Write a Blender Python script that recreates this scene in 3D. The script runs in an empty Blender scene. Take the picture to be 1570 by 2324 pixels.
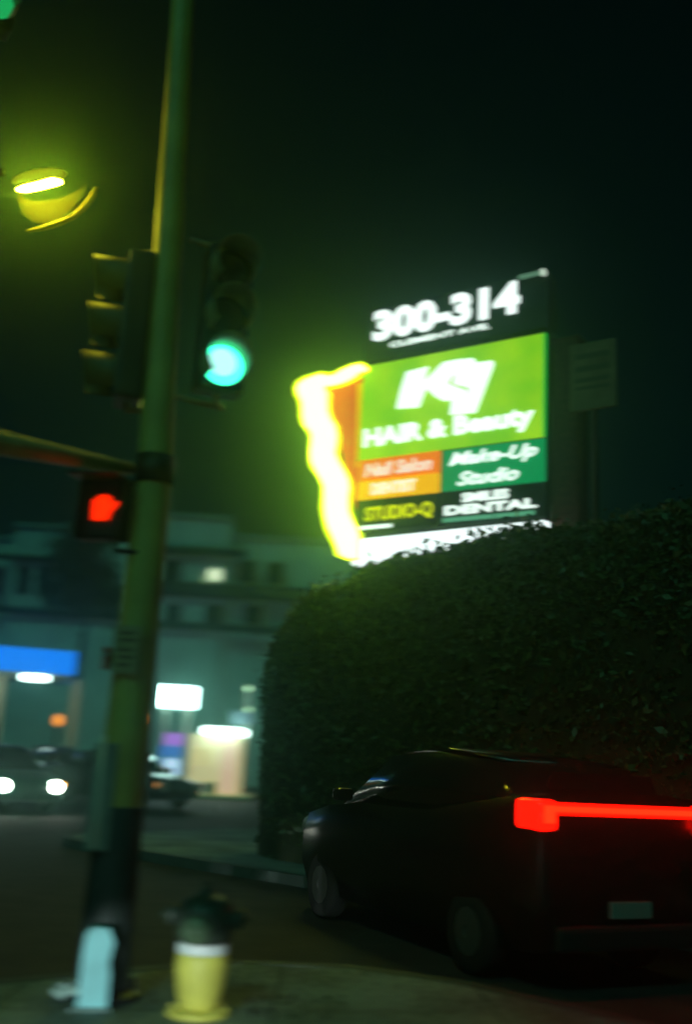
import bpy, bmesh, math, random
import numpy as np
from mathutils import Vector, Matrix
R = math.radians
random.seed(7); rng = np.random.default_rng(11)
sc = bpy.context.scene
# ------------------------------------------------------------------ camera
PITCH, ROLL, HC = 13.9, 3.2, 1.5
FPX = 2260.0                       # focal length in units of a 1570 x 2324 frame
cd = bpy.data.cameras.new('camera'); cam = bpy.data.objects.new('camera', cd)
sc.collection.objects.link(cam); sc.camera = cam
MC = Matrix.Rotation(R(90+PITCH), 3, 'X') @ Matrix.Rotation(R(ROLL), 3, 'Z')
cam.location = (0, 0, HC); cam.rotation_euler = MC.to_euler()
cd.sensor_fit = 'VERTICAL'; cd.sensor_height = 36; cd.sensor_width = 24.3; cd.lens = 35
cd.clip_start = .05; cd.clip_end = 600
cd.dof.use_dof = True; cd.dof.focus_distance = 10.2; cd.dof.aperture_fstop = 0.41
cd.dof.aperture_ratio = 0.4
# ------------------------------------------------------------------ night sky, teal skyglow fill, exposure
w = bpy.data.worlds.new('World'); sc.world = w; w.use_nodes = True
nt = w.node_tree; bg = nt.nodes['Background']
sky = nt.nodes.new('ShaderNodeTexSky'); sky.sky_type = 'NISHITA'; sky.sun_disc = False
sky.sun_elevation = R(40); sky.sun_rotation = R(200)
mx = nt.nodes.new('ShaderNodeMix'); mx.data_type = 'RGBA'; mx.blend_type = 'MULTIPLY'
mx.inputs[0].default_value = 1; nt.links.new(sky.outputs[0], mx.inputs[6]); mx.inputs[7].default_value = (.06, .85, .55, 1)
nt.links.new(mx.outputs[2], bg.inputs[0]); bg.inputs[1].default_value = .0016
sl = bpy.data.lights.new('skyglow_fill', 'SUN'); sl.energy = .28; sl.angle = R(10); sl.color = (.16, 1, .72)  # added teal fill standing in for the general night glow
so = bpy.data.objects.new('skyglow_fill', sl); sc.collection.objects.link(so)
so.rotation_euler = (R(50), 0, R(-20))
sc.view_settings.view_transform = 'Standard'; sc.view_settings.look = 'None'
sc.view_settings.exposure = 0; sc.view_settings.gamma = 1
sc.cycles.use_denoising = True
sc.cycles.max_bounces = 5; sc.cycles.volume_bounces = 0
sc.cycles.sample_clamp_indirect = 3

# ------------------------------------------------------------------ placing helpers
def ray(px, py):
    return MC @ Vector(((px-785)/FPX, -(py-1162)/FPX, -1))
def at(px, py, Y):
    d = ray(px, py); return Vector((d.x/d.y*Y, Y, HC + d.z/d.y*Y))
def gr(px, py, z=0.0):
    d = ray(px, py); t = (z-HC)/d.z; return Vector((d.x*t, d.y*t, z))
SV = Vector((-.766, .643, 0)); NV = Vector((.643, .766, 0))
def S(s, n, z=0): return SV*s + NV*n + Vector((0, 0, z))
# ------------------------------------------------------------------ materials
def lin(c):
    return tuple(((v/255)/12.92 if v/255 <= .04045 else ((v/255+.055)/1.055)**2.4) for v in c)
MATS = {}
def mat(name, col, rough=.6, metal=0, emit=None, es=0, var=.0, scale=8, bump=0, spec=.5, sample=True):
    if name in MATS: return MATS[name]
    m = bpy.data.materials.new(name); m.use_nodes = True; t = m.node_tree
    b = t.nodes['Principled BSDF']
    b.inputs['Base Color'].default_value = (*col, 1); b.inputs['Roughness'].default_value = rough
    b.inputs['Metallic'].default_value = metal; b.inputs['Specular IOR Level'].default_value = spec
    tc = t.nodes.new('ShaderNodeTexCoord')
    nz = t.nodes.new('ShaderNodeTexNoise'); nz.inputs['Scale'].default_value = scale; nz.inputs['Detail'].default_value = 6
    t.links.new(tc.outputs['Object'], nz.inputs['Vector'])
    if var:
        mr = t.nodes.new('ShaderNodeMapRange'); mr.inputs[1].default_value = .3; mr.inputs[2].default_value = .7
        mr.inputs[3].default_value = 1-var; mr.inputs[4].default_value = 1+var
        t.links.new(nz.outputs[0], mr.inputs[0])
        mm = t.nodes.new('ShaderNodeVectorMath'); mm.operation = 'SCALE'; mm.inputs[0].default_value = col
        t.links.new(mr.outputs[0], mm.inputs['Scale']); t.links.new(mm.outputs[0], b.inputs['Base Color'])
    if bump:
        bp = t.nodes.new('ShaderNodeBump'); bp.inputs['Strength'].default_value = bump
        t.links.new(nz.outputs[0], bp.inputs['Height']); t.links.new(bp.outputs[0], b.inputs['Normal'])
    if emit:
        b.inputs['Emission Color'].default_value = (*emit, 1); b.inputs['Emission Strength'].default_value = es
        if not sample: m.cycles.emission_sampling = 'NONE'
    MATS[name] = m; return m
# ------------------------------------------------------------------ mesh helpers
def link(o, parent=None):
    sc.collection.objects.link(o)
    if parent is not None: o.parent = parent
    return o
def obj(name, bm, m, parent=None, smooth=False):
    me = bpy.data.meshes.new(name); bmesh.ops.recalc_face_normals(bm, faces=bm.faces); bm.to_mesh(me); bm.free()
    me.materials.append(m)
    if smooth:
        for p in me.polygons: p.use_smooth = True
    return link(bpy.data.objects.new(name, me), parent)
def tag(o, label=None, cat=None, group=None, kind=None):
    if label: o['label'] = label
    if cat: o['category'] = cat
    if group: o['group'] = group
    if kind: o['kind'] = kind
    return o
def thing(name, label, cat, loc=(0, 0, 0), rz=0, group=None):
    o = bpy.data.objects.new(name, None); o.empty_display_size = .2; link(o)
    o.location = loc; o.rotation_euler = (0, 0, rz); return tag(o, label, cat, group)
def box(bm, x0, x1, y0, y1, z0, z1, bev=0):
    r = bmesh.ops.create_cube(bm, size=1); vs = r['verts']
    bmesh.ops.scale(bm, vec=(x1-x0, y1-y0, z1-z0), verts=vs)
    bmesh.ops.translate(bm, vec=((x0+x1)/2, (y0+y1)/2, (z0+z1)/2), verts=vs)
    if bev:
        es = list({e for v in vs for e in v.link_edges})
        bmesh.ops.bevel(bm, geom=es, offset=bev, segments=2, affect='EDGES', profile=.6)
    return bm
def B(*a, **k): return box(bmesh.new(), *a, **k)
def tube(bm, pts, rad, seg=14, cap=True):
    pts = [Vector(p) for p in pts]; rad = rad if isinstance(rad, (list, tuple)) else [rad]*len(pts)
    rings = []; up = None
    for i, p in enumerate(pts):
        t = (pts[min(i+1, len(pts)-1)] - pts[max(i-1, 0)]).normalized()
        if up is None: up = Vector((0, 0, 1)) if abs(t.z) < .9 else Vector((0, 1, 0))
        a = t.cross(up).normalized(); b = a.cross(t).normalized(); up = b
        rings.append([bm.verts.new(p + (a*math.cos(2*math.pi*k/seg) + b*math.sin(2*math.pi*k/seg))*rad[i]) for k in range(seg)])
    for r0, r1 in zip(rings, rings[1:]):
        for k in range(seg): bm.faces.new((r0[k], r0[(k+1) % seg], r1[(k+1) % seg], r1[k]))
    if cap: bm.faces.new(rings[0]); bm.faces.new(rings[-1])
    return bm
def T(*a, **k): return tube(bmesh.new(), *a, **k)
def lathe(prof, seg=24, ax='Z', bm=None, off=(0, 0, 0)):
    bm = bm or bmesh.new(); rings = []
    for r, h in prof:
        ring = []
        for k in range(seg):
            a = 2*math.pi*k/seg; c, s = r*math.cos(a), r*math.sin(a)
            v = {'Z': (c, s, h), 'X': (h, c, s), 'Y': (c, h, s)}[ax]
            ring.append(bm.verts.new(Vector(v)+Vector(off)))
        rings.append(ring)
    for r0, r1 in zip(rings, rings[1:]):
        for k in range(seg): bm.faces.new((r0[k], r0[(k+1) % seg], r1[(k+1) % seg], r1[k]))
    bm.faces.new(rings[0]); bm.faces.new(rings[-1])
    return bm
def prism(pts, y0, y1, bm=None):          # outline in local x-z, thickness along y
    bm = bm or bmesh.new()
    a = [bm.verts.new((x, y0, z)) for x, z in pts]; b = [bm.verts.new((x, y1, z)) for x, z in pts]
    fs = [bm.faces.new(a), bm.faces.new(b)]
    for f in fs: f.normal_update()
    for i in range(len(pts)):
        j = (i+1) % len(pts); bm.faces.new((a[i], a[j], b[j], b[i]))
    bmesh.ops.triangulate(bm, faces=fs)
    return bm
def text(name, s, u0, u1, z0, z1, y, m, parent, shear=0, depth=.02, bold=0, rows=None):
    cu = bpy.data.curves.new(name, 'FONT'); cu.body = s; cu.extrude = .01; cu.shear = shear; cu.offset = bold
    cu.resolution_u = 3
    to = bpy.data.objects.new(name, cu); sc.collection.objects.link(to)
    dg = bpy.context.evaluated_depsgraph_get(); me = bpy.data.meshes.new_from_object(to.evaluated_get(dg))
    bpy.data.objects.remove(to)
    n = len(me.vertices); co = np.empty(n*3); me.vertices.foreach_get('co', co); co = co.reshape(-1, 3)
    lo, hi = co.min(0), co.max(0)
    x = u0+(co[:, 0]-lo[0])/(hi[0]-lo[0])*(u1-u0); z = z0+(co[:, 1]-lo[1])/(hi[1]-lo[1])*(z1-z0)
    yy = np.where(co[:, 2] > 0, y-depth, y)
    me.vertices.foreach_set('co', np.stack([x, yy, z], 1).ravel()); me.materials.clear(); me.materials.append(m); me.update()
    me.name = name
    return link(bpy.data.objects.new(name, me), parent)

# ------------------------------------------------------------------ ground, street, pavements
asphalt = mat('asphalt', (.045, .036, .034), .8, var=.35, scale=2.2, bump=.25)
conc = bpy.data.materials.new('concrete'); conc.use_nodes = True
t = conc.node_tree; b = t.nodes['Principled BSDF']; b.inputs['Roughness'].default_value = .75
tc = t.nodes.new('ShaderNodeTexCoord'); n1 = t.nodes.new('ShaderNodeTexNoise'); n1.inputs['Scale'].default_value = 1.1; n1.inputs['Detail'].default_value = 8
n2 = t.nodes.new('ShaderNodeTexNoise'); n2.inputs['Scale'].default_value = 14; n2.inputs['Detail'].default_value = 5
t.links.new(tc.outputs['Object'], n1.inputs['Vector']); t.links.new(tc.outputs['Object'], n2.inputs['Vector'])
cr = t.nodes.new('ShaderNodeValToRGB'); cr.color_ramp.elements[0].position = .38; cr.color_ramp.elements[0].color = (.09, .115, .11, 1)
cr.color_ramp.elements[1].position = .62; cr.color_ramp.elements[1].color = (.30, .38, .36, 1)
mn = t.nodes.new('ShaderNodeMath'); mn.operation = 'MULTIPLY_ADD'; mn.inputs[1].default_value = .4
t.links.new(n2.outputs[0], mn.inputs[0]); mn2 = t.nodes.new('ShaderNodeMath'); mn2.operation = 'MULTIPLY'; mn2.inputs[1].default_value = .6
t.links.new(n1.outputs[0], mn2.inputs[0]); t.links.new(mn2.outputs[0], mn.inputs[2]); t.links.new(mn.outputs[0], cr.inputs[0]); t.links.new(cr.outputs[0], b.inputs['Base Color'])
bp = t.nodes.new('ShaderNodeBump'); bp.inputs['Strength'].default_value = .3; t.links.new(n2.outputs[0], bp.inputs['Height']); t.links.new(bp.outputs[0], b.inputs['Normal'])
RZ = -.13                                     # the roadway lies a kerb's height under the pavements
bm = bmesh.new(); box(bm, -260, 260, -160, 360, RZ-.3, RZ); tag(obj('ground', bm, asphalt), kind='structure')
def slab(name, pts, z0, z1, m):
    bm = bmesh.new()
    a = [bm.verts.new((p.x, p.y, z1)) for p in pts]; b_ = [bm.verts.new((p.x, p.y, z0)) for p in pts]
    f = bm.faces.new(a)
    for i in range(len(pts)):
        j = (i+1) % len(pts); bm.faces.new((a[i], a[j], b_[j], b_[i]))
    return tag(obj(name, bm, m), kind='structure')
near = [gr(x, y) for x, y in ((-700, 2330), (-300, 2250), (0, 2222), (267, 2198), (520, 2178), (800, 2190), (1050, 2225), (1300, 2280), (1570, 2345), (1900, 2470))]
near += [Vector((9, -4, 0)), Vector((-9, -4, 0))]
def kerbed(nm, pts):
    c = sum(pts, Vector())/len(pts); inner = []
    n = len(pts)
    for i in range(n):
        e0 = (pts[i]-pts[i-1]).normalized(); e1 = (pts[(i+1) % n]-pts[i]).normalized()
        nn = Vector((-(e0+e1).y, (e0+e1).x, 0)).normalized()
        if nn.dot(c-pts[i]) < 0: nn = -nn
        inner.append(pts[i]+nn*.15)
    slab(nm, inner, RZ-.05, 0, conc)
    bm = bmesh.new()
    vo = [bm.verts.new((p.x, p.y, .004)) for p in pts]; vi = [bm.verts.new((p.x, p.y, .004)) for p in inner]
    vb = [bm.verts.new((p.x, p.y, RZ-.05)) for p in pts]; vj = [bm.verts.new((p.x, p.y, -.03)) for p in inner]
    for i in range(n):
        j = (i+1) % n
        bm.faces.new((vo[i], vo[j], vi[j], vi[i])); bm.faces.new((vo[i], vb[i], vb[j], vo[j])); bm.faces.new((vi[i], vi[j], vj[j], vj[i]))
    tag(obj('kerb', bm, mat('kerb_concrete', (.07, .085, .08), .7, var=.2, scale=5)), kind='structure')
kerbed('pavement', near)
far = [S(-18, 10.2)] + [S(13.6, 10.2)]
for k in range(1, 7):
    a = k/6*math.pi/2; far.append(S(13.6+1.6*math.sin(a), 11.8-1.6*math.cos(a)))
far += [S(15.2, 30), S(-18, 30)]
kerbed('pavement', far)
# pavement joints
bm = bmesh.new()
for p, q, d in ((gr(-100, 2290), gr(1100, 2300), Vector((0, .006, 0))), (gr(640, 2195), Vector((-.2, -3, 0)), Vector((.006, 0, 0))), (gr(60, 2232), Vector((-2.2, -3, 0)), Vector((.006, 0, 0))), (gr(1080, 2245), Vector((1.6, -3, 0)), Vector((.006, 0, 0)))):
    bm.faces.new([bm.verts.new((v.x, v.y, .004)) for v in (p-d, q-d, q+d, p+d)])
tag(obj('pavement_joints', bm, mat('joint', (.03, .03, .03), .9)), kind='structure')
# ------------------------------------------------------------------ the hedge
HL, HN0, HTH = 13.0, 11.3, 1.7
def hedge_pt(s, a):                           # a: 0 front foot -> 1 back foot over the top
    top = 4.70
    s0 = 11.5; rr = 1.5
    # near the rounded end the section shrinks to a point in plan, and drops in height
    e = max(0.0, (s-(s0-rr))/rr); e = min(e, 1)
    wfac = math.sqrt(max(0, 1-e*e)); hfac = 1-.2*(max(0, s-6.3)/5.2)**1.7-.12*(1-math.sqrt(max(0, 1-(min(e, .999))**2.4)))
    th = HTH*max(wfac, .02); nc = HN0+HTH/2
    ang = a*math.pi; k = 3.2
    c, si = math.cos(ang), math.sin(ang)
    x = -math.copysign(abs(c)**(2/k), c); z = abs(si)**(2/k)
    return s, nc + x*th/2, z*top*max(hfac, .2)
def build_hedge():
    root = thing('hedge', 'tall dense clipped hedge with a rounded end, under the lit tenant sign', 'hedge', (0, 0, 0))
    leaf = bpy.data.materials.new('hedge_leaf'); leaf.use_nodes = True; t = leaf.node_tree; b = t.nodes['Principled BSDF']
    b.inputs['Roughness'].default_value = .5
    at_ = t.nodes.new('ShaderNodeAttribute'); at_.attribute_name = 'tone'
    cr = t.nodes.new('ShaderNodeValToRGB'); cr.color_ramp.elements[0].color = (.016, .042, .014, 1); cr.color_ramp.elements[1].color = (.065, .13, .042, 1)
    t.links.new(at_.outputs['Fac'], cr.inputs[0]); t.links.new(cr.outputs[0], b.inputs['Base Color'])
    bm = bmesh.new(); NS, NA = 60, 26; g = []
    for i in range(NS+1):
        s = -6 + (11.5+6)*(1-(1-i/NS)**1.6); row = []
        for j in range(NA+1):
            ss, n, z = hedge_pt(s, j/NA); p = S(ss, n+.05, max(z-.08, -.02))
            row.append(bm.verts.new(p))
        g.append(row)
    for i in range(NS):
        for j in range(NA): bm.faces.new((g[i][j], g[i+1][j], g[i+1][j+1], g[i][j+1]))
    bm.faces.new(g[0]); bm.faces.new(g[-1])
    obj('branch_mass', bm, mat('hedge_inside', (.02, .028, .01), .9, var=.3, scale=6), root, True)
    N = 80000
    ss = -3.5+(11.5+3.5)*rng.random(N)**.75; aa = rng.random(N)**.9
    P = np.empty((N, 3))
    for i in range(N):
        s, n, z = hedge_pt(ss[i], aa[i]); P[i] = S(s, n, z)
    # clumps: low frequency bumps of the surface
    q = np.sin(P[:, 0]*2.1+P[:, 2]*1.3)+np.sin(P[:, 1]*2.7-P[:, 2]*2.2)+np.sin(P[:, 2]*4.1+P[:, 0]*3.3)
    cen = np.array([S(s, HN0+HTH/2, 2.6) for s in ss]); dirn = P-cen; dirn /= np.linalg.norm(dirn, axis=1)[:, None]
    P += dirn*(q[:, None]*.055 + rng.laplace(0, .05, (N, 1)).clip(-.15, .3))
    P[:, 2] = np.maximum(P[:, 2], .01)
    sz = (rng.lognormal(-3.15, .35, N)).clip(.02, .11)[:, None]
    u = rng.normal(size=(N, 3)); u /= np.linalg.norm(u, axis=1)[:, None]
    v = np.cross(u, rng.normal(size=(N, 3))); v /= np.linalg.norm(v, axis=1)[:, None]
    V = np.stack([P-u*sz, P+v*sz*.5, P+u*sz, P-v*sz*.5], 1).reshape(-1, 3)
    me = bpy.data.meshes.new('foliage'); me.vertices.add(N*4); me.vertices.foreach_set('co', V.ravel())
    me.loops.add(N*4); me.loops.foreach_set('vertex_index', np.arange(N*4)); me.polygons.add(N)
    me.polygons.foreach_set('loop_start', np.arange(N)*4); me.polygons.foreach_set('loop_total', np.full(N, 4))
    me.update(calc_edges=True); me.validate()
    ta = me.attributes.new('tone', 'FLOAT', 'FACE'); ta.data.foreach_set('value', np.clip(rng.random(N)*.7+q*.06+.15, 0, 1))
    me.materials.append(leaf); link(bpy.data.objects.new('foliage', me), root)
    return leaf
LEAF = build_hedge()

# ------------------------------------------------------------------ the tenant sign
TH = R(-33); SO = Vector((3.12, 15.5, 0)); SU = Vector((math.cos(TH), math.sin(TH), 0)); SNn = Vector((-math.sin(TH), math.cos(TH), 0))
def sp(px, py):
    d = ray(px, py); o = Vector((0, 0, HC)); tt = (SO-o).dot(SNn)/d.dot(SNn); p = o+d*tt
    return ((p-SO).dot(SU), p.z+.1)
sign = thing('tenant_sign', 'tall lit tenant sign with a bright green panel below 300-314, wavy yellow light at left', 'sign', SO-Vector((0, 0, .1)), TH)
blk = mat('sign_black', (.012, .014, .012), .45, var=.2)
frame = mat('sign_frame', (.05, .06, .05), .5, metal=.3, var=.2)
def em(name, rgb, s=1.0, base=None, sample=True):
    c = lin(rgb); return mat(name, base or tuple(v*.5 for v in c), .35, emit=c, es=s, sample=sample)
white = em('lit_white', (232, 250, 240), 1.45, sample=False)
U0, U1 = -3.5, .06
# masonry core behind everything, standing on the ground
obj('pier', B(U0+.2, U1-.15, .22, .8, 0, 9.0), mat('brick_pier', (.16, .06, .035), .8, var=.35, scale=12, bump=.3), sign)
obj('side_pier', B(U1+.02, U1+.5, .25, .7, 0, 8.7), mat('brick_side', (.13, .05, .035), .8, var=.4, scale=12, bump=.3), sign)
obj('cabinet', B(U0-.05, U1, .06, .22, 5.15, 8.78), frame, sign)
# header with the street numbers
obj('header_panel', B(U0-.05, U1, .05, .5, 8.84, 9.89, bev=.015), mat('header_face', (.03, .045, .038), .5, var=.2), sign)
text('street_numbers', '300-314', -3.36, -.42, 9.2, 9.82, .045, em('lit_numbers', (240, 255, 250), 1.5), sign, bold=.05)
text('address_line', 'CLEMENT AVE.', -2.98, -.98, 9.02, 9.12, .045, white, sign, bold=.02)
hb = obj('header_lamp', B(-.42, .04, -.06, .0, 9.80, 9.86), em('header_lamp_light', (90, 130, 105), .9, sample=False), sign)
obj('lamp_end', B(.0, .06, -.09, .02, 9.775, 9.87, bev=.01), em('header_lamp_end', (200, 220, 200), 1.1, sample=False), hb)
# the big green panel
gp = mat('green_panel', (.2, .5, .05), .3)
t = gp.node_tree; b = t.nodes['Principled BSDF']
tc = t.nodes.new('ShaderNodeTexCoord'); nz = t.nodes.new('ShaderNodeTexNoise'); nz.inputs['Scale'].default_value = 1.2
t.links.new(tc.outputs['Object'], nz.inputs['Vector'])
rp = t.nodes.new('ShaderNodeValToRGB'); rp.color_ramp.elements[0].position = .35; rp.color_ramp.elements[0].color = (*lin((118, 196, 26)), 1)
rp.color_ramp.elements[1].position = .65; rp.color_ramp.elements[1].color = (*lin((158, 220, 30)), 1)
t.links.new(nz.outputs[0], rp.inputs[0]); t.links.new(rp.outputs[0], b.inputs['Emission Color']); b.inputs['Emission Strength'].default_value = .92
main = obj('main_panel', B(U0, U1-.035, .0, .06, 6.90, 8.72), gp, sign)
obj('edge_trim', B(U1-.035, U1, -.004, .06, 6.90, 8.72), em('edge_green', (30, 185, 60), .9), main)
def pts8(L, x0, y0, k): return [sp((x0+x*k)*.6453, (y0+y*k)*.6453) for x, y in L]
K5 = lambda L: pts8(L, 1350, 1200, .3758)
lg = bmesh.new()
prism(K5([(215, 290), (420, 240), (365, 395), (560, 200), (600, 195), (470, 385), (395, 440), (330, 620), (120, 632), (165, 440)]), -.03, -.002, lg)
prism(K5([(590, 195), (735, 170), (600, 400), (780, 465), (740, 545), (560, 560), (480, 520), (400, 445), (480, 395)]), -.034, -.006, lg)
prism(K5([(700, 178), (840, 162), (870, 205), (1020, 185), (1028, 225), (860, 670), (620, 690), (640, 545), (790, 500), (800, 440), (650, 400)]), -.03, -.002, lg)
obj('logo_letters', lg, white, main)
text('lettering', 'HAIR & Beauty', -3.42, -.12, 7.02, 7.47, -.002, white, main, bold=.045)
# tenant rows
o1 = obj('tenant_panel', B(U0, -1.86, .0, .06, 6.50, 6.88), em('orange_panel', (246, 120, 22), .95), sign)
o1['label'] = 'orange tenant panel'
text('lettering', 'Nail Salon', -3.36, -2.0, 6.55, 6.80, -.002, em('peach_white', (245, 225, 205), 1.0, sample=False), o1, shear=.2, bold=.03)
o2 = obj('tenant_panel', B(U0, -1.86, .0, .06, 6.14, 6.48), em('amber_panel', (252, 186, 10), .95), sign)
o2['label'] = 'amber tenant panel'
text('lettering', 'DENTIST', -3.2, -2.3, 6.2, 6.42, -.002, em('cream', (255, 250, 215), 1.0, sample=False), o2, bold=.05)
o3 = obj('tenant_panel', B(-1.80, U1, .0, .06, 6.14, 6.86), em('emerald_panel', (0, 150, 84), .8), sign)
o3['label'] = 'emerald tenant panel'
text('lettering', 'Make-Up', -1.66, -.06, 6.50, 6.80, -.002, white, o3, shear=.35, bold=.02)
text('lettering', 'Studio', -1.5, -.38, 6.2, 6.44, -.002, white, o3, shear=.35, bold=.02)
o4 = obj('tenant_panel', B(U0, -1.83, .0, .06, 5.54, 6.10), blk, sign); o4['label'] = 'black tenant panel with yellow lettering'
text('lettering', 'STUDIO-Q', -3.3, -1.95, 5.68, 5.98, -.002, em('yellow_letters', (222, 232, 0), 1.0, sample=False), o4, bold=.03)
obj('underline', B(-3.4, -2.75, -.02, -.002, 5.58, 5.64), white, o4)
o5 = obj('tenant_panel', B(-1.80, U1, .0, .06, 5.54, 6.10), blk, sign); o5['label'] = 'black tenant panel with white lettering'
text('lettering', 'SMILES', -1.4, -.55, 5.9, 6.06, -.002, white, o5, bold=.04)
text('lettering', 'DENTAL', -1.72, -.06, 5.70, 5.86, -.002, white, o5, bold=.04)
obj('stripe', B(-1.75, -.1, -.02, -.002, 5.58, 5.65), em('mint_stripe', (90, 170, 130), .8, sample=False), o5)
obj('base_light', prism([(U0-.02, 4.95), (U1+.03, 5.30), (U1+.03, 5.47), (U0-.02, 5.40)], -.03, .2), em('base_white', (240, 255, 255), 1.6), sign)
# red brick return, itself made to glow, with the glowing border
redm = bpy.data.materials.new('glowing_red_brick'); redm.use_nodes = True; t = redm.node_tree; b = t.nodes['Principled BSDF']
tc = t.nodes.new('ShaderNodeTexCoord'); sx = t.nodes.new('ShaderNodeSeparateXYZ'); cx = t.nodes.new('ShaderNodeCombineXYZ')
t.links.new(tc.outputs['Object'], sx.inputs[0]); t.links.new(sx.outputs[0], cx.inputs[0]); t.links.new(sx.outputs[2], cx.inputs[1])
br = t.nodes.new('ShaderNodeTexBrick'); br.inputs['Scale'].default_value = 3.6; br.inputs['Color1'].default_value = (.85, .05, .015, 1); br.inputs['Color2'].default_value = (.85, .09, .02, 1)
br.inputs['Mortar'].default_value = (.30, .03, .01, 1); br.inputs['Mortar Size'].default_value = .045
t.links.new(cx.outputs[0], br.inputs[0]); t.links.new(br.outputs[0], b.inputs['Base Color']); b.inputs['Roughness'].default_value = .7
t.links.new(br.outputs[0], b.inputs['Emission Color']); b.inputs['Emission Strength'].default_value = .8  # brick colour is also emitted, though the brick is no lamp
K6 = lambda L: pts8(L, 1030, 1250, .3141)
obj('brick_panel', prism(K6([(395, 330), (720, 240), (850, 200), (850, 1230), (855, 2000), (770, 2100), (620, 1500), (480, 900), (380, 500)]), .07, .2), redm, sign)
obj('amber_trim', prism(K6([(705, 310), (850, 250), (850, 1230), (690, 1240)]), .064, .069), em('amber_trim', (250, 205, 0), .85), sign)
outer = [(860, 130), (790, 80), (680, 100), (560, 150), (480, 195), (400, 205), (340, 185), (260, 210), (150, 240), (60, 290), (25, 370), (35, 450), (75, 520), (90, 600), (85, 680), (110, 780), (180, 870), (205, 930), (195, 1040), (190, 1180), (215, 1270), (290, 1370), (335, 1470), (330, 1600), (320, 1720), (345, 1850), (370, 1960), (430, 2080), (475, 2170), (490, 2250), (560, 2275), (640, 2300), (760, 2300), (765, 2010), (735, 1930), (680, 1830), (645, 1740), (640, 1600), (655, 1500), (645, 1400), (600, 1300), (530, 1180), (495, 1100), (515, 1000), (520, 900), (500, 790), (440, 700), (410, 620), (408, 520), (412, 430), (378, 370), (500, 350), (600, 320), (700, 270), (760, 215), (860, 190)]
inner = [(850, 160), (790, 118), (700, 132), (580, 182), (490, 240), (400, 248), (340, 228), (260, 252), (170, 287), (100, 332), (78, 390), (100, 460), (140, 540), (145, 620), (145, 700), (170, 800), (222, 850), (250, 910), (245, 1000), (232, 1100), (240, 1200), (290, 1300), (350, 1400), (385, 1480), (385, 1600), (385, 1700), (395, 1820), (430, 1940), (480, 2040), (530, 2160), (555, 2240), (640, 2280), (750, 2280), (752, 2020), (725, 1940), (670, 1840), (635, 1750), (630, 1600), (645, 1500), (635, 1405), (590, 1310), (520, 1190), (483, 1100), (503, 1000), (508, 900), (488, 800), (430, 710), (400, 630), (398, 520), (400, 440), (360, 360), (500, 340), (600, 310), (695, 260), (755, 207), (850, 180)]
lb = obj('light_border', prism(K6(outer), -.06, .05), mat('border_yellow', (.6, .6, .05), .3, emit=(.72, .95, .0), es=1.6), sign)
obj('light_core', prism(K6(inner), -.10, -.062), mat('border_core', (.8, .8, .6), .3, emit=(.75, 1, .075), es=14), lb)

# ------------------------------------------------------------------ the dim notice board right of the sign
bp_ = at(1345, 852, 14.5)
nb = thing('notice_board', 'dim unlit board on a dark post, right of the lit sign above the hedge', 'sign board', (bp_.x, bp_.y, 0), TH)
zc = bp_.z
obj('board', B(-.37, .37, -.03, .03, zc-.56, zc+.56, bev=.01), mat('board_face', (.24, .19, .11), .7, var=.25, scale=3), nb)
bm = bmesh.new()
for z, h in ((.33, .09), (.12, .09), (-.07, .07), (-.2, .05)): box(bm, -.28, .27, -.038, -.032, zc+z-h/2, zc+z+h/2)
obj('worn_bands', bm, mat('board_bands', (.14, .13, .08), .8), nb)
obj('post', T([(0, .08, 0), (0, .08, zc+.6)], .05), mat('dark_metal', (.02, .024, .024), .5, metal=.5, var=.2), nb)

# ------------------------------------------------------------------ the signal pole
PX, PY = -1.335, 6.65
dark = MATS['dark_metal']
galv = mat('galvanised_pole', (.48, .42, .10), .55, metal=0, var=.22, scale=3, bump=.05)
pole = thing('signal_pole', 'tall tapered steel traffic signal pole with a mast arm to its left', 'pole', (PX, PY, 0))
obj('shaft', T([(0, 0, .03), (0, 0, 1.62), (0, 0, 3.2), (-.15, 0, 6.8), (-.26, 0, 9.0)], [.158, .144, .12, .092, .074], seg=28), galv, pole, True)
obj('shade_sleeve', lathe([(.161, .02), (.165, .03), (.152, 1.12), (.148, 1.13)], 28), mat('shade_dark', (.02, .03, .028), .6, var=.3), pole, True)  # dark band added as the shade on the lower pole
obj('base_plate', lathe([(.24, 0), (.24, .035), (.17, .05), (.155, .12)], 20), dark, pole)
for k in range(4):
    a = k*math.pi/2+.5
    obj('anchor_bolt', lathe([(.018, .036), (.018, .1)], 8, off=(.2*math.cos(a), .2*math.sin(a), 0)), dark, pole)
a0 = at(287, 1062, 6.62); a1 = at(0, 1005, 5.8); a2 = a1+(a1-a0)*2.2
off = Vector((PX, PY, 0))
am = T([a0+(a0-a1)*.04-off, a1-off, a2-off], [.045, .075, .095], seg=18)
obj('mast_arm', am, mat('arm_paint', (.5, .48, .2), .5, var=.2), pole, True)
obj('arm_clamp', T([Vector((0, 0, a0.z-.1)), Vector((0, 0, a0.z+.1))], .135, seg=20), dark, pole, True)
# plate and pipe added as the lit strip low on the pole
g0 = at(228, 1700, 6.48)-off; g1 = at(206, 1930, 6.48)-off
obj('lit_side_plate', B(-.155, -.02, -.185, -.13, g1.z, g0.z+.04, bev=.008), mat('lit_side_grey', (.24, .30, .27), .5, var=.2), pole)  # paler plate stands in for the lit left side of the shaft
obj('highlight_pipe', T([at(238, 1668, 6.44)-off, at(226, 1800, 6.44)-off, at(213, 1925, 6.44)-off], .016, seg=10), mat('highlight_pale', (.75, .78, .7), .4), pole, True)  # pale pipe stands in for a highlight streak on the shaft

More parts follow.
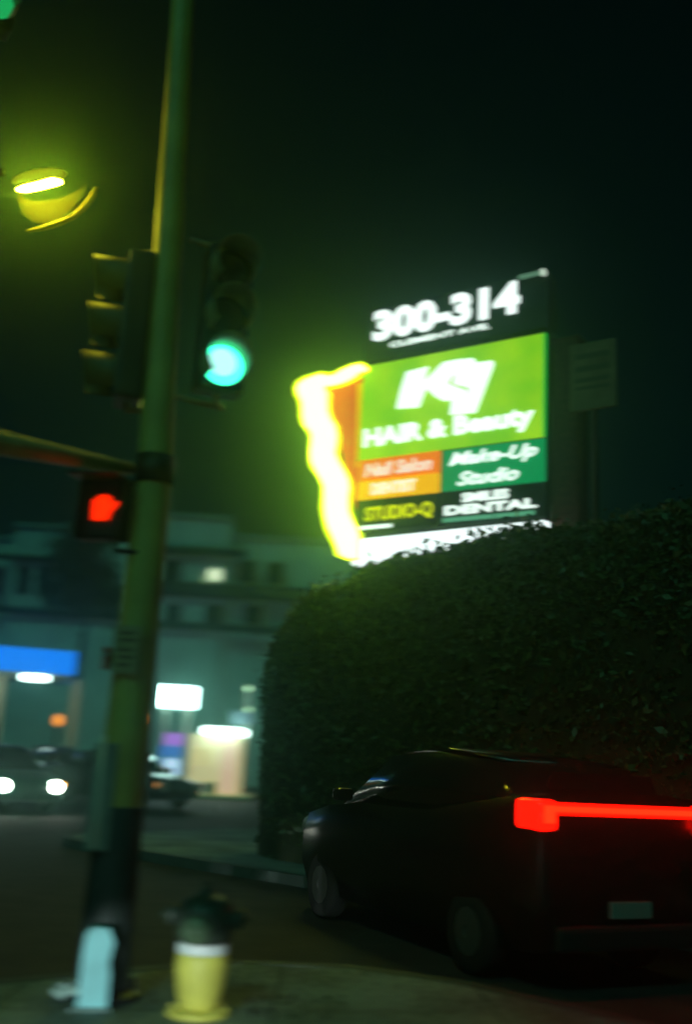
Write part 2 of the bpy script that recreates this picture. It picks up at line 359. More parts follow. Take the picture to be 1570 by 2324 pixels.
# signal heads ---------------------------------------------------------------
hous = mat('signal_housing', (.012, .012, .009), .45, var=.25)
def lens_mats():
    return {'off': mat('lens_off', (.02, .02, .02), .2), 'green': mat('lens_green', (.05, .4, .3), .2, emit=(.04, 1.0, .5), es=4),
            'glare': mat('lens_core', (.5, .9, .9), .2, emit=(.40, 1.0, .85), es=1.5)}
LM = lens_mats()
def signal_head(label, loc, rz, lit, group='traffic signal heads at the pole', arms=None):
    r = thing('traffic_signal', label, 'traffic light', loc, rz, group)   # origin at the bottom lens; looks to -Y
    obj('housing', B(-.17, .17, 0, .2, -.19, .93, bev=.03), hous, r)
    for i, c in enumerate(('green', 'amber', 'red')):
        z = .37*i
        on = lit == c
        ln = obj('lens', lathe([(.005, -.05), (.08, -.042), (.13, -.018), (.15, 0)], 24, 'Y', off=(0, 0, z)), LM['green'] if on else LM['off'], r, True)
        if on:
            obj('glowing_centre', lathe([(.004, -.062), (.06, -.056), (.10, -.044)], 20, 'Y', off=(-.015, 0, z)), LM['glare'], ln, True)
        bm = bmesh.new(); n = 22; rr = []
        for k in range(n+1):
            a = R(-45)+k/n*R(270); L = -.25 + .06*(1-math.sin(a))*.5
            rr.append([bm.verts.new((q*math.cos(a), y, z+q*math.sin(a))) for q, y in ((.162, 0), (.162, L), (.155, L), (.155, 0))])
        for p, q in zip(rr, rr[1:]):
            for m_ in range(3): bm.faces.new((p[m_], q[m_], q[m_+1], p[m_+1]))
        obj('visor', bm, mat('visor_lit', (.3, .28, .14), .5, var=.2) if lit else mat('visor_unlit', (.12, .09, .03), .6, var=.2), r, True)  # light put into the colour: paler visors on lit heads, darker on the dark one
    for a in arms or ():
        obj('bracket', T(a, .022, seg=10), mat('bracket_metal', (.3, .22, .1), .5, var=.2), r, True)
    return r
def local(r_loc, rz, p): return Matrix.Rotation(-rz, 3, 'Z') @ (Vector(p)-Vector(r_loc))
l1 = at(506, 828, 6.6); z1 = R(22)
signal_head('traffic signal glowing green, mounted on the right side of the pole', l1, z1, 'green',
            arms=[[local(l1, z1, (PX+.08, PY, l1.z+.99)), local(l1, z1, (l1.x, PY+.2, l1.z+.99)), Vector((0, .12, .99)), Vector((0, .1, .92))],
                  [local(l1, z1, (PX+.1, PY, l1.z-.24)), local(l1, z1, (l1.x, PY+.2, l1.z-.24)), Vector((0, .12, -.24)), Vector((0, .1, -.18))]])
l2 = at(262, 855, 6.65); z2 = R(-78)
signal_head('dark traffic signal seen from the side, on the left of the pole', l2, z2, None,
            arms=[[local(l2, z2, (PX-.05, PY, l2.z+.99)), Vector((0, .1, .99)), Vector((0, .1, .92))],
                  [local(l2, z2, (PX-.08, PY, l2.z-.24)), Vector((0, .1, -.24)), Vector((0, .1, -.18))]])
l3 = at(-10, 2, 6.8)
h3 = signal_head('traffic signal glowing green in the top left corner of the frame', l3, R(35), 'green', arms=[[Vector((0, .1, .92)), Vector((0, .1, 1.25))]])
for o in list(h3.children_recursive):
    if o.name.startswith('glowing_centre'): bpy.data.objects.remove(o)
    elif o.name.startswith('lens') and o.data.materials[0] is LM['green']:
        o.data.materials[0] = mat('lens_deep_green', (.02, .3, .1), .2, emit=(.01, .38, .10), es=1)
# pedestrian signal -----------------------------------------------------------
pl = at(232, 1152, 6.4)
ped = thing('pedestrian_signal', 'pedestrian signal with a glowing red raised hand, on the left side of the pole', 'pedestrian signal', pl, R(-14))
obj('housing', B(-.2, .125, .02, .2, -.2, .2, bev=.02), mat('ped_black', (.012, .012, .012), .5), ped)
hand = [(-.055, -.09), (.045, -.09), (.06, -.03), (.095, .015), (.105, .045), (.085, .05), (.055, .015), (.05, .085), (.035, .09), (.03, .03), (.022, .10), (.004, .10), (.0, .03), (-.012, .095), (-.03, .09), (-.03, .02), (-.045, .07), (-.062, .062), (-.06, -.02)]
obj('hand_symbol', prism([(x*1.05-.005, z*.9) for x, z in hand], -.002, .018), mat('hand_red', (.5, .03, .01), .4, emit=(1, .016, .0), es=1.7), ped)
obj('hood', prism([(-.21, .2), (.135, .2), (.135, .215), (-.21, .215)], -.14, .2), hous, ped)
obj('bracket', T([(.05, .1, -.19), (.05, .14, -.26), (.2, .2, -.26)], .018, seg=8), hous, ped)
# parking plate ----------------------------------------------------------------
q = at(288, 1472, 6.47)
pr = thing('parking_sign', 'small tan rectangular sign strapped to the pole below the red hand signal', 'sign', q, R(-6))
obj('plate', B(-.095, .085, 0, .012, -.16, .15, bev=.004), mat('tan_plate', (.40, .30, .15), .6, var=.15, scale=14), pr)
bm = bmesh.new()
for i, (z, a, b_) in enumerate(((.1, -.06, .05), (.055, -.05, .06), (-.01, -.065, .04), (-.055, -.05, .055), (-.105, -.06, .03))): box(bm, a, b_, -.004, -.0005, z-.011, z+.011)
obj('worn_print', bm, mat('worn_print', (.2, .12, .07), .7), pr)
obj('strap', T([(-.02, .03, .08), (.07, .03, .08)], .01, seg=6), dark, pr)
q = at(240, 1492, 6.45)
bt = thing('push_button_box', 'narrow red box on the left edge of the pole beside the tan sign', 'push button', q, 0)
obj('body', B(-.02, .02, 0, .07, -.075, .07, bev=.01), mat('red_box', (.55, .06, .02), .45, var=.1), bt)
obj('button', lathe([(.012, -.012), (.012, 0)], 12, 'Y', off=(0, 0, .02)), mat('button_metal', (.5, .5, .5), .3, metal=1), bt)
obj('mount', B(.0, .09, .045, .09, -.03, .03), dark, bt)

# ------------------------------------------------------------------ pale bollard, crumpled paper, hydrant
q = gr(208, 2290)
bo = thing('bollard', 'short pale blue painted post with a cut top corner, in front of the pole foot', 'bollard', q, R(12))
pale = mat('pale_paint', (.25, .62, .68), .5, var=.12, scale=6)
obj('post', prism([(-.085, .0), (.085, .0), (.083, .2), (.07, .26), (.09, .37), (.055, .45), (-.04, .455), (-.075, .42), (-.085, .3)], -.06, .06), pale, bo)
obj('foot_collar', B(-.13, .1, -.09, .085, 0, .022, bev=.005), mat('collar', (.12, .2, .19), .6, var=.3), bo)
q = gr(168, 2268)
bm = bmesh.new(); bmesh.ops.create_icosphere(bm, subdivisions=3, radius=.09)
for v in bm.verts:
    n = v.co.normalized(); v.co *= 1+.35*math.sin(n.x*9+n.z*5)*math.cos(n.y*8-n.z*3); v.co.x *= 1.35; v.co.z *= .55
bmesh.ops.translate(bm, vec=(0, 0, .045), verts=bm.verts)
cp = obj('crumpled_paper', bm, mat('paper', (.3, .42, .4), .8, var=.25)); cp.location = q
tag(cp, 'crumpled greyish paper lying at the foot of the pale post', 'litter')

hq = gr(455, 2300)
hq = gr(448, 2302)
hy = thing('fire_hydrant', 'yellow fire hydrant with a white band and a dark outlet head, on the pavement', 'fire hydrant', hq, R(-8)); hy.scale = (1.03, 1.03, .94)
yel = mat('hydrant_yellow', (.72, .66, .12), .5, var=.16, scale=7)
drk = mat('hydrant_head', (.045, .06, .045), .45, var=.3, scale=9)
obj('base_flange', lathe([(.175, 0), (.178, .008), (.178, .026), (.165, .032), (.13, .036)], 32), yel, hy, True)
obj('lower_barrel', lathe([(.105, .037), (.11, .06), (.122, .1), (.14, .2), (.148, .28), (.145, .335), (.142, .36)], 32), yel, hy, True)
for k in range(8):
    a = k*math.pi/4; obj('flange_bolt', lathe([(.013, .033), (.013, .052)], 6, off=(.152*math.cos(a), .152*math.sin(a), 0)), yel, hy)
obj('reflective_band', lathe([(.142, .361), (.146, .365), (.146, .42), (.142, .424)], 32), mat('band_white', (.85, .9, .9), .35), hy, True)
hd = obj('outlet_head', lathe([(.14, .425), (.15, .44), (.165, .50), (.168, .58), (.16, .63), (.135, .67), (.09, .70), (.04, .715), (.035, .73), (.03, .755)], 32), drk, hy, True)
obj('operating_nut', lathe([(.022, .756), (.022, .79)], 5), drk, hy)
def cap(ax, sgn, r, z, d0):
    c = math.copysign(1, sgn)
    pr_ = [(r*.82, c*d0), (r*.82, c*(d0+.04)), (r, c*(d0+.045)), (r, c*(d0+.085)), (r*.7, c*(d0+.1)), (r*.25, c*(d0+.105)), (r*.25, c*(d0+.13)), (r*.22, c*(d0+.132))]
    return lathe(pr_, 20, ax, off=(0, 0, z))
obj('side_cap', cap('X', -1, .062, .57, .13), drk, hy, True)
obj('side_cap', cap('X', 1, .062, .57, .13), drk, hy, True)
pc = obj('front_cap', cap('Y', -1, .085, .52, .12), mat('front_cap_green', (.10, .16, .09), .45, var=.2), hy, True)

bm = bmesh.new()
for k in range(70):
    c = gr(random.uniform(560, 780), random.uniform(2262, 2318)) if k < 45 else gr(random.uniform(60, 700), random.uniform(2230, 2320))
    a = random.uniform(0, 6.3); l_ = random.uniform(.015, .035)
    u = Vector((math.cos(a), math.sin(a), 0))*l_; v = Vector((-math.sin(a), math.cos(a), 0))*l_*.5
    z = Vector((0, 0, .012)); h_ = Vector((0, 0, random.uniform(.004, .02)))
    bm.faces.new([bm.verts.new(p) for p in (c+z-u, c+z+v+h_, c+z+u, c+z-v+h_)])
litter_bm = bm
bm = bmesh.new(); rr_ = random.Random(4)
for (sx_, sy_, ang, nn) in ((560, 2240, .3, 16), (760, 2285, 2.4, 12), (330, 2260, 1.2, 10), (980, 2270, -.4, 14)):
    p = gr(sx_, sy_); a = ang; wd = .004
    for k in range(nn):
        q2 = p+Vector((math.cos(a), math.sin(a), 0))*.09; n_ = Vector((-math.sin(a), math.cos(a), 0))*wd
        bm.faces.new([bm.verts.new((v.x, v.y, .007)) for v in (p-n_, q2-n_*.9, q2+n_*.9, p+n_)]); p = q2; a += rr_.uniform(-.5, .5); wd *= .95
tag(obj('pavement_cracks', bm, MATS['joint']), kind='structure')
bm = litter_bm
tag(obj('leaf_litter', bm, mat('dead_leaf', (.03, .025, .012), .8, var=.4)), kind='stuff')

# ------------------------------------------------------------------ street lamp (upper left)
ll = at(92, 421, 7.0)
lamp = thing('street_lamp', 'yellow street lamp burning at the upper left with a curved rim beneath it', 'street lamp', (ll.x, ll.y, ll.z), R(0))
obj('bulb', T([(-.17, 0, -.048), (-.12, 0, -.037), (.0, 0, .0), (.10, 0, .038), (.155, 0, .04)], [.010, .027, .03, .031, .015], seg=16), mat('sodium', (1, .9, .3), .3, emit=(1, .93, .03), es=260), lamp, True)
hm = mat('lamp_housing', (.003, .003, .002), .9, spec=.05)
bm = bmesh.new(); bmesh.ops.create_uvsphere(bm, u_segments=20, v_segments=10, radius=1)
for v in list(bm.verts):
    if v.co.z < -.01: bm.verts.remove(v)
for v in bm.verts: v.co = Vector((v.co.x*.21-.01, v.co.y*.11, v.co.z*.05+.07+v.co.x*.055))
obj('housing', bm, hm, lamp, True)
rim = []
for i in range(15):
    a = i/14; pp = [(62, 524), (95, 518), (130, 508), (165, 492), (192, 470), (210, 445), (218, 424)]
    f = a*6; k = min(int(f), 5); f -= k
    x = pp[k][0]*(1-f)+pp[k+1][0]*f; y = pp[k][1]*(1-f)+pp[k+1][1]*f
    rim.append(at(x, y, 7.0)-ll)
obj('rim', T(rim, [.008, .012, .017, .02, .022, .022, .02, .02, .02, .022, .022, .022, .02, .014, .008], seg=10), mat('rim_yellow', (.8, .62, .04), .6), lamp, True)
bwm = bpy.data.materials.new('bowl_glass'); bwm.use_nodes = True; b = bwm.node_tree.nodes['Principled BSDF']
b.inputs['Base Color'].default_value = (.8, .7, .1, 1); b.inputs['Roughness'].default_value = .6; b.inputs['Alpha'].default_value = .03
bm = bmesh.new(); bmesh.ops.create_uvsphere(bm, u_segments=28, v_segments=18, radius=1)
bmesh.ops.delete(bm, geom=[v for v in bm.verts if v.co.z > .02], context='VERTS')
for v in bm.verts: v.co = Vector((v.co.x*.25+.10, v.co.y*.2, v.co.z*.31+.02+v.co.x*.1))
obj('bowl', bm, bwm, lamp, True)
obj('arm', T([(-.3, 0, .10), (-.9, .1, .05), (-2.2, .3, -.25)], [.03, .035, .045], seg=12), hm, lamp, True)
obj('post', T([(-2.2, .3, -.2), (-2.2, .3, -ll.z+RZ)], [.07, .1], seg=14), hm, lamp, True)

# ------------------------------------------------------------------ cars
def ring_loft(bm, secs):
    rs = [[bm.verts.new(p) for p in s] for s in secs]
    n = len(rs[0])
    for a, b_ in zip(rs, rs[1:]):
        for k in range(n): bm.faces.new((a[k], a[(k+1) % n], b_[(k+1) % n], b_[k]))
    bm.faces.new(rs[0]); bm.faces.new(rs[-1]); return bm
def sect(x, hw, z0, z1, tuck=.9, crown=.04):
    return [(x, -hw*tuck, z0), (x, -hw, z0+(z1-z0)*.35), (x, -hw, z0+(z1-z0)*.75), (x, -hw*.93, z1), (x, -hw*.5, z1+crown), (x, hw*.5, z1+crown), (x, hw*.93, z1), (x, hw, z0+(z1-z0)*.75), (x, hw, z0+(z1-z0)*.35), (x, hw*tuck, z0)]
def car(label, loc, rz, body, group, head=0, tail=0, marker=None, kindname='parked_car', suv=False, front_marker_side=None):
    r = thing(kindname, label, 'car', loc, rz, group)            # nose to +X
    H = .24 if suv else 0
    e = .22 if suv else 0
    secs = [sect(-2.27 if suv else -2.25, .80 if suv else .70, .38, .86+H+e), sect(-2.2, .88, .30, .98+H+e), sect(-1.7, .91, .26, 1.02+H+e*.6), sect(-.6, .92, .24, .98+H), sect(.8, .92, .24, .96+H), sect(1.4, .91, .25, .90+H), sect(2.0, .86, .28, .78+H), sect(2.28, .70, .34, .66+H)]
    obj('body', ring_loft(bmesh.new(), secs), body, r, True)
    hz = .34 if not suv else .62
    def gs(x, hw, z0, z1): return [(x, -hw, z0), (x, -hw*.80, z1), (x, 0, z1+.03), (x, hw*.80, z1), (x, hw, z0)]
    bk = -2.0 if suv else -1.75
    g = [gs(bk, .76, .97+H, 1.02+H), gs(bk+.45, .82, .97+H, 1.36+H+hz*.1), gs(-.5, .84, .97+H, 1.44+H+hz*.1), gs(.35, .84, .95+H, 1.38+H+hz*.1), gs(1.15, .80, .93+H, .97+H)]
    obj('windows', ring_loft(bmesh.new(), g), mat('car_glass', (.01, .012, .014), .12, spec=.8), r, True)
    rf = [[(x, -w_*.78, z), (x, -w_*.6, z+.02), (x, w_*.6, z+.02), (x, w_*.78, z), (x, w_*.5, z-.03), (x, -w_*.5, z-.03)] for x, w_, z in ((bk+.5, .82, 1.385+H+hz*.1), (-.5, .84, 1.465+H+hz*.1), (.3, .84, 1.41+H+hz*.1))]
    obj('roof', ring_loft(bmesh.new(), rf), body, r, True)
    for x in (-1.38, 1.42):
        for y in (-.80, .80):
            wl = obj('wheel', lathe([(.20, -.1), (.31, -.1), (.33, -.06), (.33, .06), (.31, .1), (.20, .1)], 22, 'Y', off=(x, y, .33)), mat('tyre', (.015, .015, .015), .9), r, True)
            obj('rim', lathe([(.19, -.105), (.05, -.115), (.05, .115), (.19, .105)], 12, 'Y', off=(x, y, .33)), mat('alloy', (.25, .26, .26), .35, metal=.8), wl)
    for y in (-.62, .62):
        hl = lathe([(.03, 2.31), (.13, 2.295), (.15, 2.2)], 16, 'X', off=(0, y, .62+H))
        obj('headlight', hl, mat('headlight_on', (.9, .95, .9), .2, emit=(.9, 1, .85), es=head) if head else mat('headlight_off', (.25, .27, .25), .15), r, True)
        if marker:
            mk = B(2.02, 2.2, y*1.30-.03, y*1.30+.03, .62+H, .74+H, bev=.01)
            obj('marker_light', mk, marker, r)
    if tail:
        tm = mat('taillight_on', (.4, .01, .005), .3, emit=(1, .006, .001), es=tail)
        tl_ = obj('tail_light_bar', B(-2.29, -2.2, -.80, .80, 1.06+H, 1.15+H, bev=.02), mat('taillight_lens', (.4, .01, .005), .15, emit=(1, .004, .001), es=tail*.4), r)
        obj('lamp_strip', B(-2.305, -2.291, -.78, .78, 1.085+H, 1.125+H), tm, tl_)
        for y in (-.80, .80):
            q_ = obj('tail_light', B(-2.3, -1.98, y-.09, y+.09, .94+H, 1.17+H, bev=.045), MATS['taillight_lens'], r, True)
            obj('lamp_core', B(-2.315, -2.301, y-.05, y+.05, 1.0+H, 1.13+H, bev=.006), tm, q_)
    else:
        for y in (-.72, .72):
            obj('tail_light', B(-2.25, -2.12, y-.12, y+.12, .75+H, .88+H, bev=.02), mat('taillight_off', (.15, .01, .01), .3), r)
    obj('number_plate', B(-2.30, -2.255, -.2, .2, .55, .67), mat('plate', (.3, .3, .27), .5), r)
    obj('rear_window', prism([(-.62, 1.12+H), (.62, 1.12+H), (.52, 1.36+H), (-.52, 1.36+H)], 0, .01), MATS['car_glass'], r).matrix_local = Matrix.Translation((-2.02, 0, 0)) @ Matrix.Rotation(R(-90), 4, 'Z') if not suv else Matrix.Translation((-1.98, 0, .02)) @ Matrix.Rotation(R(-90), 4, 'Z')
    obj('rear_bumper', B(-2.33, -2.1, -.72, .72, .32, .5, bev=.04), mat('bumper', (.02, .02, .02), .6), r)
    for y in (-1.0, 1.0): obj('mirror', B(.72, .86, y-.09, y+.09, .98+H, 1.1+H, bev=.03), body, r)
    return r
blackpaint = mat('black_paint', (.008, .01, .01), .25, var=.1, spec=.6)
# added car: its red tail bar stands in for a light trail
cp_ = S(5.55, 8.75, RZ)
car('added dark car in front of the hedge, its red tail lights standing in for a light trail', cp_, math.atan2(.643, -.766)-R(24), blackpaint, 'cars around the junction', tail=9, kindname='trail_stand_in_car', suv=True)
# cars at the filling station
amber = mat('amber_marker', (.7, .3, .02), .3, emit=(1, .36, .01), es=3)
g_ = gr(62, 1830, RZ); 
c1 = at(60, 1774, 24); car('car at far left facing the street with bright white headlights on', (c1.x-1.2, 25.5, RZ), R(-52), mat('green_paint', (.02, .10, .08), .3), 'cars around the junction', head=22, marker=amber)
c2 = at(322, 1790, 27); car('dark parked car between the pole and the lit totem', (c2.x-1.0, 29.5, RZ), R(-35), blackpaint, 'cars around the junction', marker=mat('amber_dim', (.5, .2, .03), .3, emit=(1, .4, .08), es=.35))
c3 = at(120, 1730, 33); car('dark parked car with a pale glint behind the car with headlights', (c3.x-.5, 35, RZ), R(-70), mat('blue_paint', (.02, .05, .09), .3), 'cars around the junction')
# unseen car added behind the viewpoint: assumed headlights light the hydrant and pole foot
assumed_car = car('unseen car assumed behind the viewpoint, added so its headlights light the hydrant', (-2.9, -9.0, RZ), R(80), blackpaint, 'cars around the junction', head=5)
for y in (-.62, .62):  # added spot lights for the assumed headlights of the unseen car
    ld = bpy.data.lights.new('assumed_headlight_beam', 'SPOT'); ld.energy = 2600; ld.spot_size = R(7.5); ld.spot_blend = .35; ld.shadow_soft_size = .06; ld.color = (.82, 1, .95)
    lo = bpy.data.objects.new('assumed_headlight_beam', ld); link(lo)
    a = R(80); src = Vector((-2.9+2.4*math.cos(a)-y*math.sin(a), -9+2.4*math.sin(a)+y*math.cos(a), RZ+.62))
    lo.location = src; lo.rotation_euler = (Vector((-1.0, 6.4, -.22))-src).to_track_quat('-Z', 'Y').to_euler()

# ------------------------------------------------------------------ filling station
YS = 37.0
def box_at(bm, pxl, pxr, pyt, pyb, Y, dep, zb=None):
    pym = (pyt+pyb)/2; pxm = (pxl+pxr)/2
    l = at(pxl, pym, Y); r = at(pxr, pym, Y); tt = at(pxm, pyt, Y); bb = at(pxm, pyb, Y)
    return box(bm, l.x, r.x, Y, Y+dep, zb if zb is not None else bb.z, tt.z)
can = thing('station_canopy', 'filling station canopy with a glowing blue fascia at the left edge', 'canopy', (0, 0, 0))
cA = at(172, 1506, 37); cB = at(0, 1495, 36.2)
dv = (cB-cA); dv.z = 0; L_ = dv.length; dv.normalize(); far_ = cA + dv*L_*1.6
zf0, zf1 = cA.z-.42, cA.z+.42
def along(p0, p1, th, z0, z1):
    d = (p1-p0); d.z = 0; d.normalize(); n = Vector((d.y, -d.x, 0))
    if n.y < 0: n = -n
    bm = bmesh.new(); v = []
    for z in (z0, z1):
        for p in (p0, p1, p1+n*th, p0+n*th): v.append(bm.verts.new((p.x, p.y, z)))
    for f in ((0, 1, 2, 3), (7, 6, 5, 4), (0, 4, 5, 1), (1, 5, 6, 2), (2, 6, 7, 3), (3, 7, 4, 0)): bm.faces.new([v[i] for i in f])
    return bm
obj('fascia', along(cA, far_, 6.0, zf0, zf1), em('fascia_blue', (10, 120, 235), 1.3), can)
obj('soffit', along(cA-dv*-.05+Vector((0, .06, 0)), far_, 5.8, zf0-.06, zf0-.005), mat('soffit_cream', (.6, .6, .5), .6), can)
for i, f in enumerate((.60, 1.35)):  # the farther light is added, out of view along the canopy
    p = cA+dv*L_*f+Vector((0, .8, 0)); w_ = .42
    obj('soffit_light', B(p.x-w_, p.x+w_, p.y-.3, p.y+.3, zf0-.26, zf0-.065, bev=.03), em('soffit_glow', (215, 255, 245), 9), can)
for f in (.15, 1.2):
    p = cA+dv*L_*f+Vector((0, 2.2, 0))
    obj('column', B(p.x-.14, p.x+.14, p.y-.14, p.y+.14, RZ, zf0-.06), mat('column_cream', (.55, .42, .25), .6, var=.1), can)
# the island
isl = [at(306, 1797, YS), at(572, 1797, YS)]
bm = bmesh.new(); box(bm, isl[0].x, isl[1].x, YS-.9, YS+2.2, RZ, RZ+.16, bev=.05)
tag(obj('island', bm, mat('island_kerb', (.62, .62, .35), .6, var=.2)), kind='structure')
IZ = RZ+.16
# lit totem / dispenser
tx = at(390, 1700, YS).x
to = thing('fuel_dispenser', 'tall fuel dispenser with a bright white top box and blue and violet lit face', 'fuel pump', (tx, YS, IZ))
zt = at(391, 1557, YS).z-IZ; zb_ = at(391, 1606, YS).z-IZ
obj('top_box', B(-.70, .72, -.25, .25, zb_, zt, bev=.05), em('totem_white', (200, 255, 245), 9), to)
for x in (-.36, .42): obj('post', B(x-.09, x+.09, -.09, .09, 0, zb_), mat('post_pale', (.5, .5, .42), .5, var=.1), to)
z1_, z2_, z3_ = [at(391, y, YS).z-IZ for y in (1664, 1692, 1716)]
obj('violet_panel', B(-.27, .40, -.26, -.12, z2_, z1_), em('violet', (170, 110, 220), .9), to)
obj('blue_panel', B(-.38, .40, -.26, -.12, z3_, z2_-.004), em('pump_blue', (60, 120, 200), .8), to)
obj('body', B(-.45, .42, -.24, .24, .02, z3_-.004, bev=.03), em('pump_body', (80, 150, 190), .55), to)
obj('screen', B(-.2, .36, -.262, -.245, .35, z3_-.1), em('pump_screen', (190, 225, 255), 1.1), to)
# kiosk
kx0 = at(430, 1730, YS).x; kx1 = at(543, 1730, YS).x; kz = at(488, 1668, YS).z
ki = thing('station_kiosk', 'small cream walled lit kiosk with a flat white canopy, on the station island', 'kiosk', ((kx0+kx1)/2, YS, IZ))
hw = (kx1-kx0)/2
obj('wall', B(-hw, hw, -.3, 1.6, .02, kz-IZ), em('kiosk_wall_glow', (215, 196, 140), .72, base=(.7, .65, .45)), ki)  # wall and door emit a glow in place of light falling on them
obj('door', B(hw*.30, hw*.92, -.33, -.302, .05, kz-IZ-.25), em('kiosk_door_glow', (235, 190, 160), .72, base=(.6, .5, .4)), ki)
for x in (-hw*.55,): obj('window', B(x-.32, x+.38, -.325, -.302, 1.0, kz-IZ-.5), em('kiosk_window', (225, 212, 150), .8), ki)
for i, (x, z) in enumerate(((-.5, .25), (-.2, .22), (.05, .28), (-.75, .2))): obj('stocked_box', B(x-.13, x+.13, -.42, -.34, .02, z+.15, bev=.01), mat('stock_%s' % ('pale', 'blue', 'olive', 'teal')[i], ((.5, .5, .4), (.1, .25, .4), (.35, .35, .1), (.1, .3, .25))[i], .6), ki)
ka = at(466, 1655, YS); kb = at(553, 1655, YS)
obj('roof', B(ka.x-(kx0+kx1)/2, kb.x-(kx0+kx1)/2, -.9, 1.7, kz-IZ+.0, kz-IZ+.26, bev=.08), em('kiosk_roof_light', (215, 255, 240), 8), ki)
# twin lamp post beside the kiosk
q = at(543, 1640, 36.2)
tl = thing('lamp_post', 'slim grey post carrying two tiny white lamps, behind the kiosk', 'lamp post', (q.x, 38.9, RZ))
zz = at(545, 1555, 38.9).z-RZ
obj('post', B(-.1, .1, -.1, .1, 0, zz), mat('grey_post', (.25, .30, .26), .5, var=.15), tl)
obj('box', B(-.55, .3, -.3, .3, at(540, 1643, 38.9).z-RZ, at(540, 1614, 38.9).z-RZ, bev=.05), mat('box_blue', (.10, .16, .2), .5), tl)
for y in (1563, 1612):
    pz = at(564, y, 38.9); obj('lamp', lathe([(.02, -.1), (.085, -.06), (.1, 0), (.085, .06), (.02, .1)], 12, off=(pz.x-q.x, -.1, pz.z-RZ)), em('tiny_lamp', (190, 240, 190), 2.0), tl, True)
    obj('arm', B(0, pz.x-q.x, -.03, .03, pz.z-RZ+.1, pz.z-RZ+.14), MATS['grey_post'], tl)
# two small amber lanterns on poles
for lab, px, py, Y, x2 in (('amber lantern on a thin pole, left of the signal pole', 133, 1634, 34, 145), ('amber lantern on a thin pole, right of the signal pole', 316, 1630, 35, 322)):
    q = at(px, py, Y); r = thing('amber_lantern', lab, 'lantern', (q.x, Y, RZ), 0, 'amber lanterns at the filling station')
    obj('lamp', lathe([(.03, -.2), (.13, -.14), (.16, 0), (.12, .14), (.03, .18)], 14, off=(0, 0, q.z-RZ)), em('amber_glow', (250, 150, 50), 1.6), r, True)
    obj('pole', T([(0, 0, 0), (0, 0, q.z-RZ-.2)], .05, seg=8), mat('lantern_pole', (.3, .2, .1), .6), r)

# ------------------------------------------------------------------ houses behind
stucco = mat('stucco', (.66, .80, .70), .85, var=.16, scale=.6)
trim = mat('trim_dark', (.06, .08, .07), .8, var=.2)
glass = mat('dark_window', (.02, .03, .03), .2)
def zpx(px, py, Y): return at(px, py, Y).z
def house(name, label, x0, x1, Y, tops, bands, wins, depth=9):
    r = thing(name, label, 'building', (0, 0, 0), 0, 'buildings behind the filling station')
    for (a, b_, yt) in tops:
        xa = at(a, 1300, Y).x; xb = at(b_, 1300, Y).x; z = zpx((a+b_)/2, yt, Y)
        obj('wall', B(xa, xb-.01, Y+(.0 if yt < 1205 else .6), Y+depth, RZ, z), stucco, r)
        obj('parapet', B(xa-.12, xb+.10, Y-.25+(0 if yt < 1205 else .6), Y+.2+(0 if yt < 1205 else .6), z+.003, z+.28, bev=.04), mat('parapet', (.30, .40, .34), .8, var=.15), r)
    for (a, b_, y0, y1) in bands:
        xa = at(a, y0, Y).x; xb = at(b_, y0, Y).x
        obj('cornice', B(xa, xb, Y-.5, Y-.003, zpx((a+b_)/2, y1, Y), zpx((a+b_)/2, y0, Y)), trim, r)
    for (a, b_, y0, y1) in wins:
        xa = at(a, y0, Y).x; xb = at(b_, y0, Y).x; za = zpx(a, y1, Y); zb2 = zpx(a, y0, Y)
        f = obj('window', B(xa-.08, xb+.08, Y-.06, Y-.004, za-.08, zb2+.08), trim, r)
        obj('pane', B(xa, xb, Y-.085, Y-.065, za, zb2), glass, f)
    return r
YH = 52
h1 = house('house', 'pale stepped stucco house with one bright window, left of the hedge', 0, 0, YH,
           [(345, 518, 1178), (518, 800, 1226)], [(342, 560, 1246, 1262), (342, 700, 1330, 1360), (342, 700, 1420, 1436)],
           [(375, 410, 1275, 1318), (545, 580, 1275, 1318), (610, 640, 1280, 1322), (380, 410, 1375, 1412), (470, 505, 1375, 1412), (560, 590, 1378, 1412)])
a, b_ = at(472, 1292, YH), at(499, 1318, YH)
wn = obj('lit_window', B(a.x+.1, b_.x, YH-.09, YH-.01, b_.z, a.z), em('window_light', (225, 245, 200), 1.5), h1)
a, b_ = at(459, 1302, YH), at(472, 1322, YH)
obj('curtain', B(a.x, b_.x+.05, YH-.08, YH-.01, b_.z, a.z), em('curtain_light', (120, 150, 110), .8), h1)
h2 = house('house', 'pale blue-green lit house at the far left behind the blue canopy', 0, 0, 54,
           [(-260, 24, 1216), (24, 136, 1200), (136, 345, 1204)], [(-60, 136, 1262, 1272), (-60, 340, 1385, 1400)],
           [(45, 70, 1290, 1345), (92, 115, 1290, 1345), (-20, 5, 1290, 1345), (180, 205, 1290, 1345)])
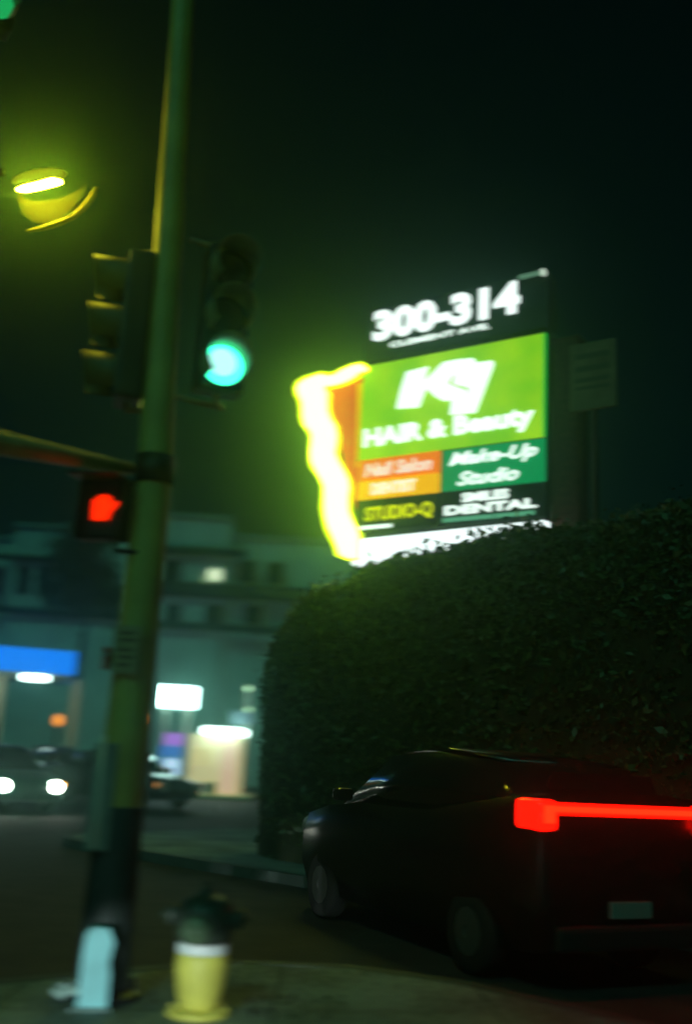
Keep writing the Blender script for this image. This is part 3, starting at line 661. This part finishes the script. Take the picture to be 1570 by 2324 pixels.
# dark tree between the houses
def tree(label, x, Y, zc, rx, rz_, N, seed, h):
    rg = np.random.default_rng(seed)
    r = thing('broadleaf_tree', label, 'tree', (x, Y, RZ))
    obj('trunk', T([(0, 0, 0), (.05, 0, h*.3), (-.08, .05, h*.55), (.1, 0, h*.75)], [.28, .22, .16, .08], seg=10), mat('bark', (.06, .05, .035), .9, var=.3), r, True)
    P = []
    cl = rg.normal(size=(34, 3)); cl /= np.linalg.norm(cl, axis=1)[:, None]; cl *= rg.uniform(.35, 1, (34, 1)); cl *= (rx, rx, rz_)
    for c in cl: P.append(c+rg.normal(0, .42, (N//34, 3)))
    P = np.concatenate(P)+(0, 0, zc); N = len(P); sz = rg.uniform(.08, .17, N)[:, None]
    u = rg.normal(size=(N, 3)); u /= np.linalg.norm(u, axis=1)[:, None]; v = np.cross(u, rg.normal(size=(N, 3))); v /= np.linalg.norm(v, axis=1)[:, None]
    V = np.stack([P-u*sz, P+v*sz*.5, P+u*sz, P-v*sz*.5], 1).reshape(-1, 3)
    me = bpy.data.meshes.new('crown'); me.from_pydata(V.tolist(), [], np.arange(N*4).reshape(-1, 4).tolist())
    ta = me.attributes.new('tone', 'FLOAT', 'FACE'); ta.data.foreach_set('value', rg.random(N)*.4)
    me.materials.append(LEAF); link(bpy.data.objects.new('crown', me), r)
q = at(205, 1300, 46)
tree('dark leafy tree in front of the far houses, left of the signal pole', q.x, 46, q.z-RZ, 1.9, 2.3, 9000, 5, q.z)

# ------------------------------------------------------------------ night haze
hz = B(-75, 75, -30, 110, RZ-1.35, 24)
hm_ = bpy.data.materials.new('haze'); hm_.use_nodes = True; t = hm_.node_tree; t.nodes.clear()
out = t.nodes.new('ShaderNodeOutputMaterial'); pv = t.nodes.new('ShaderNodeVolumePrincipled')
pv.inputs['Color'].default_value = (.5, 1, .85, 1); pv.inputs['Density'].default_value = .0075; pv.inputs['Anisotropy'].default_value = .92
t.links.new(pv.outputs[0], out.inputs['Volume'])
tag(obj('haze', hz, hm_), kind='stuff')
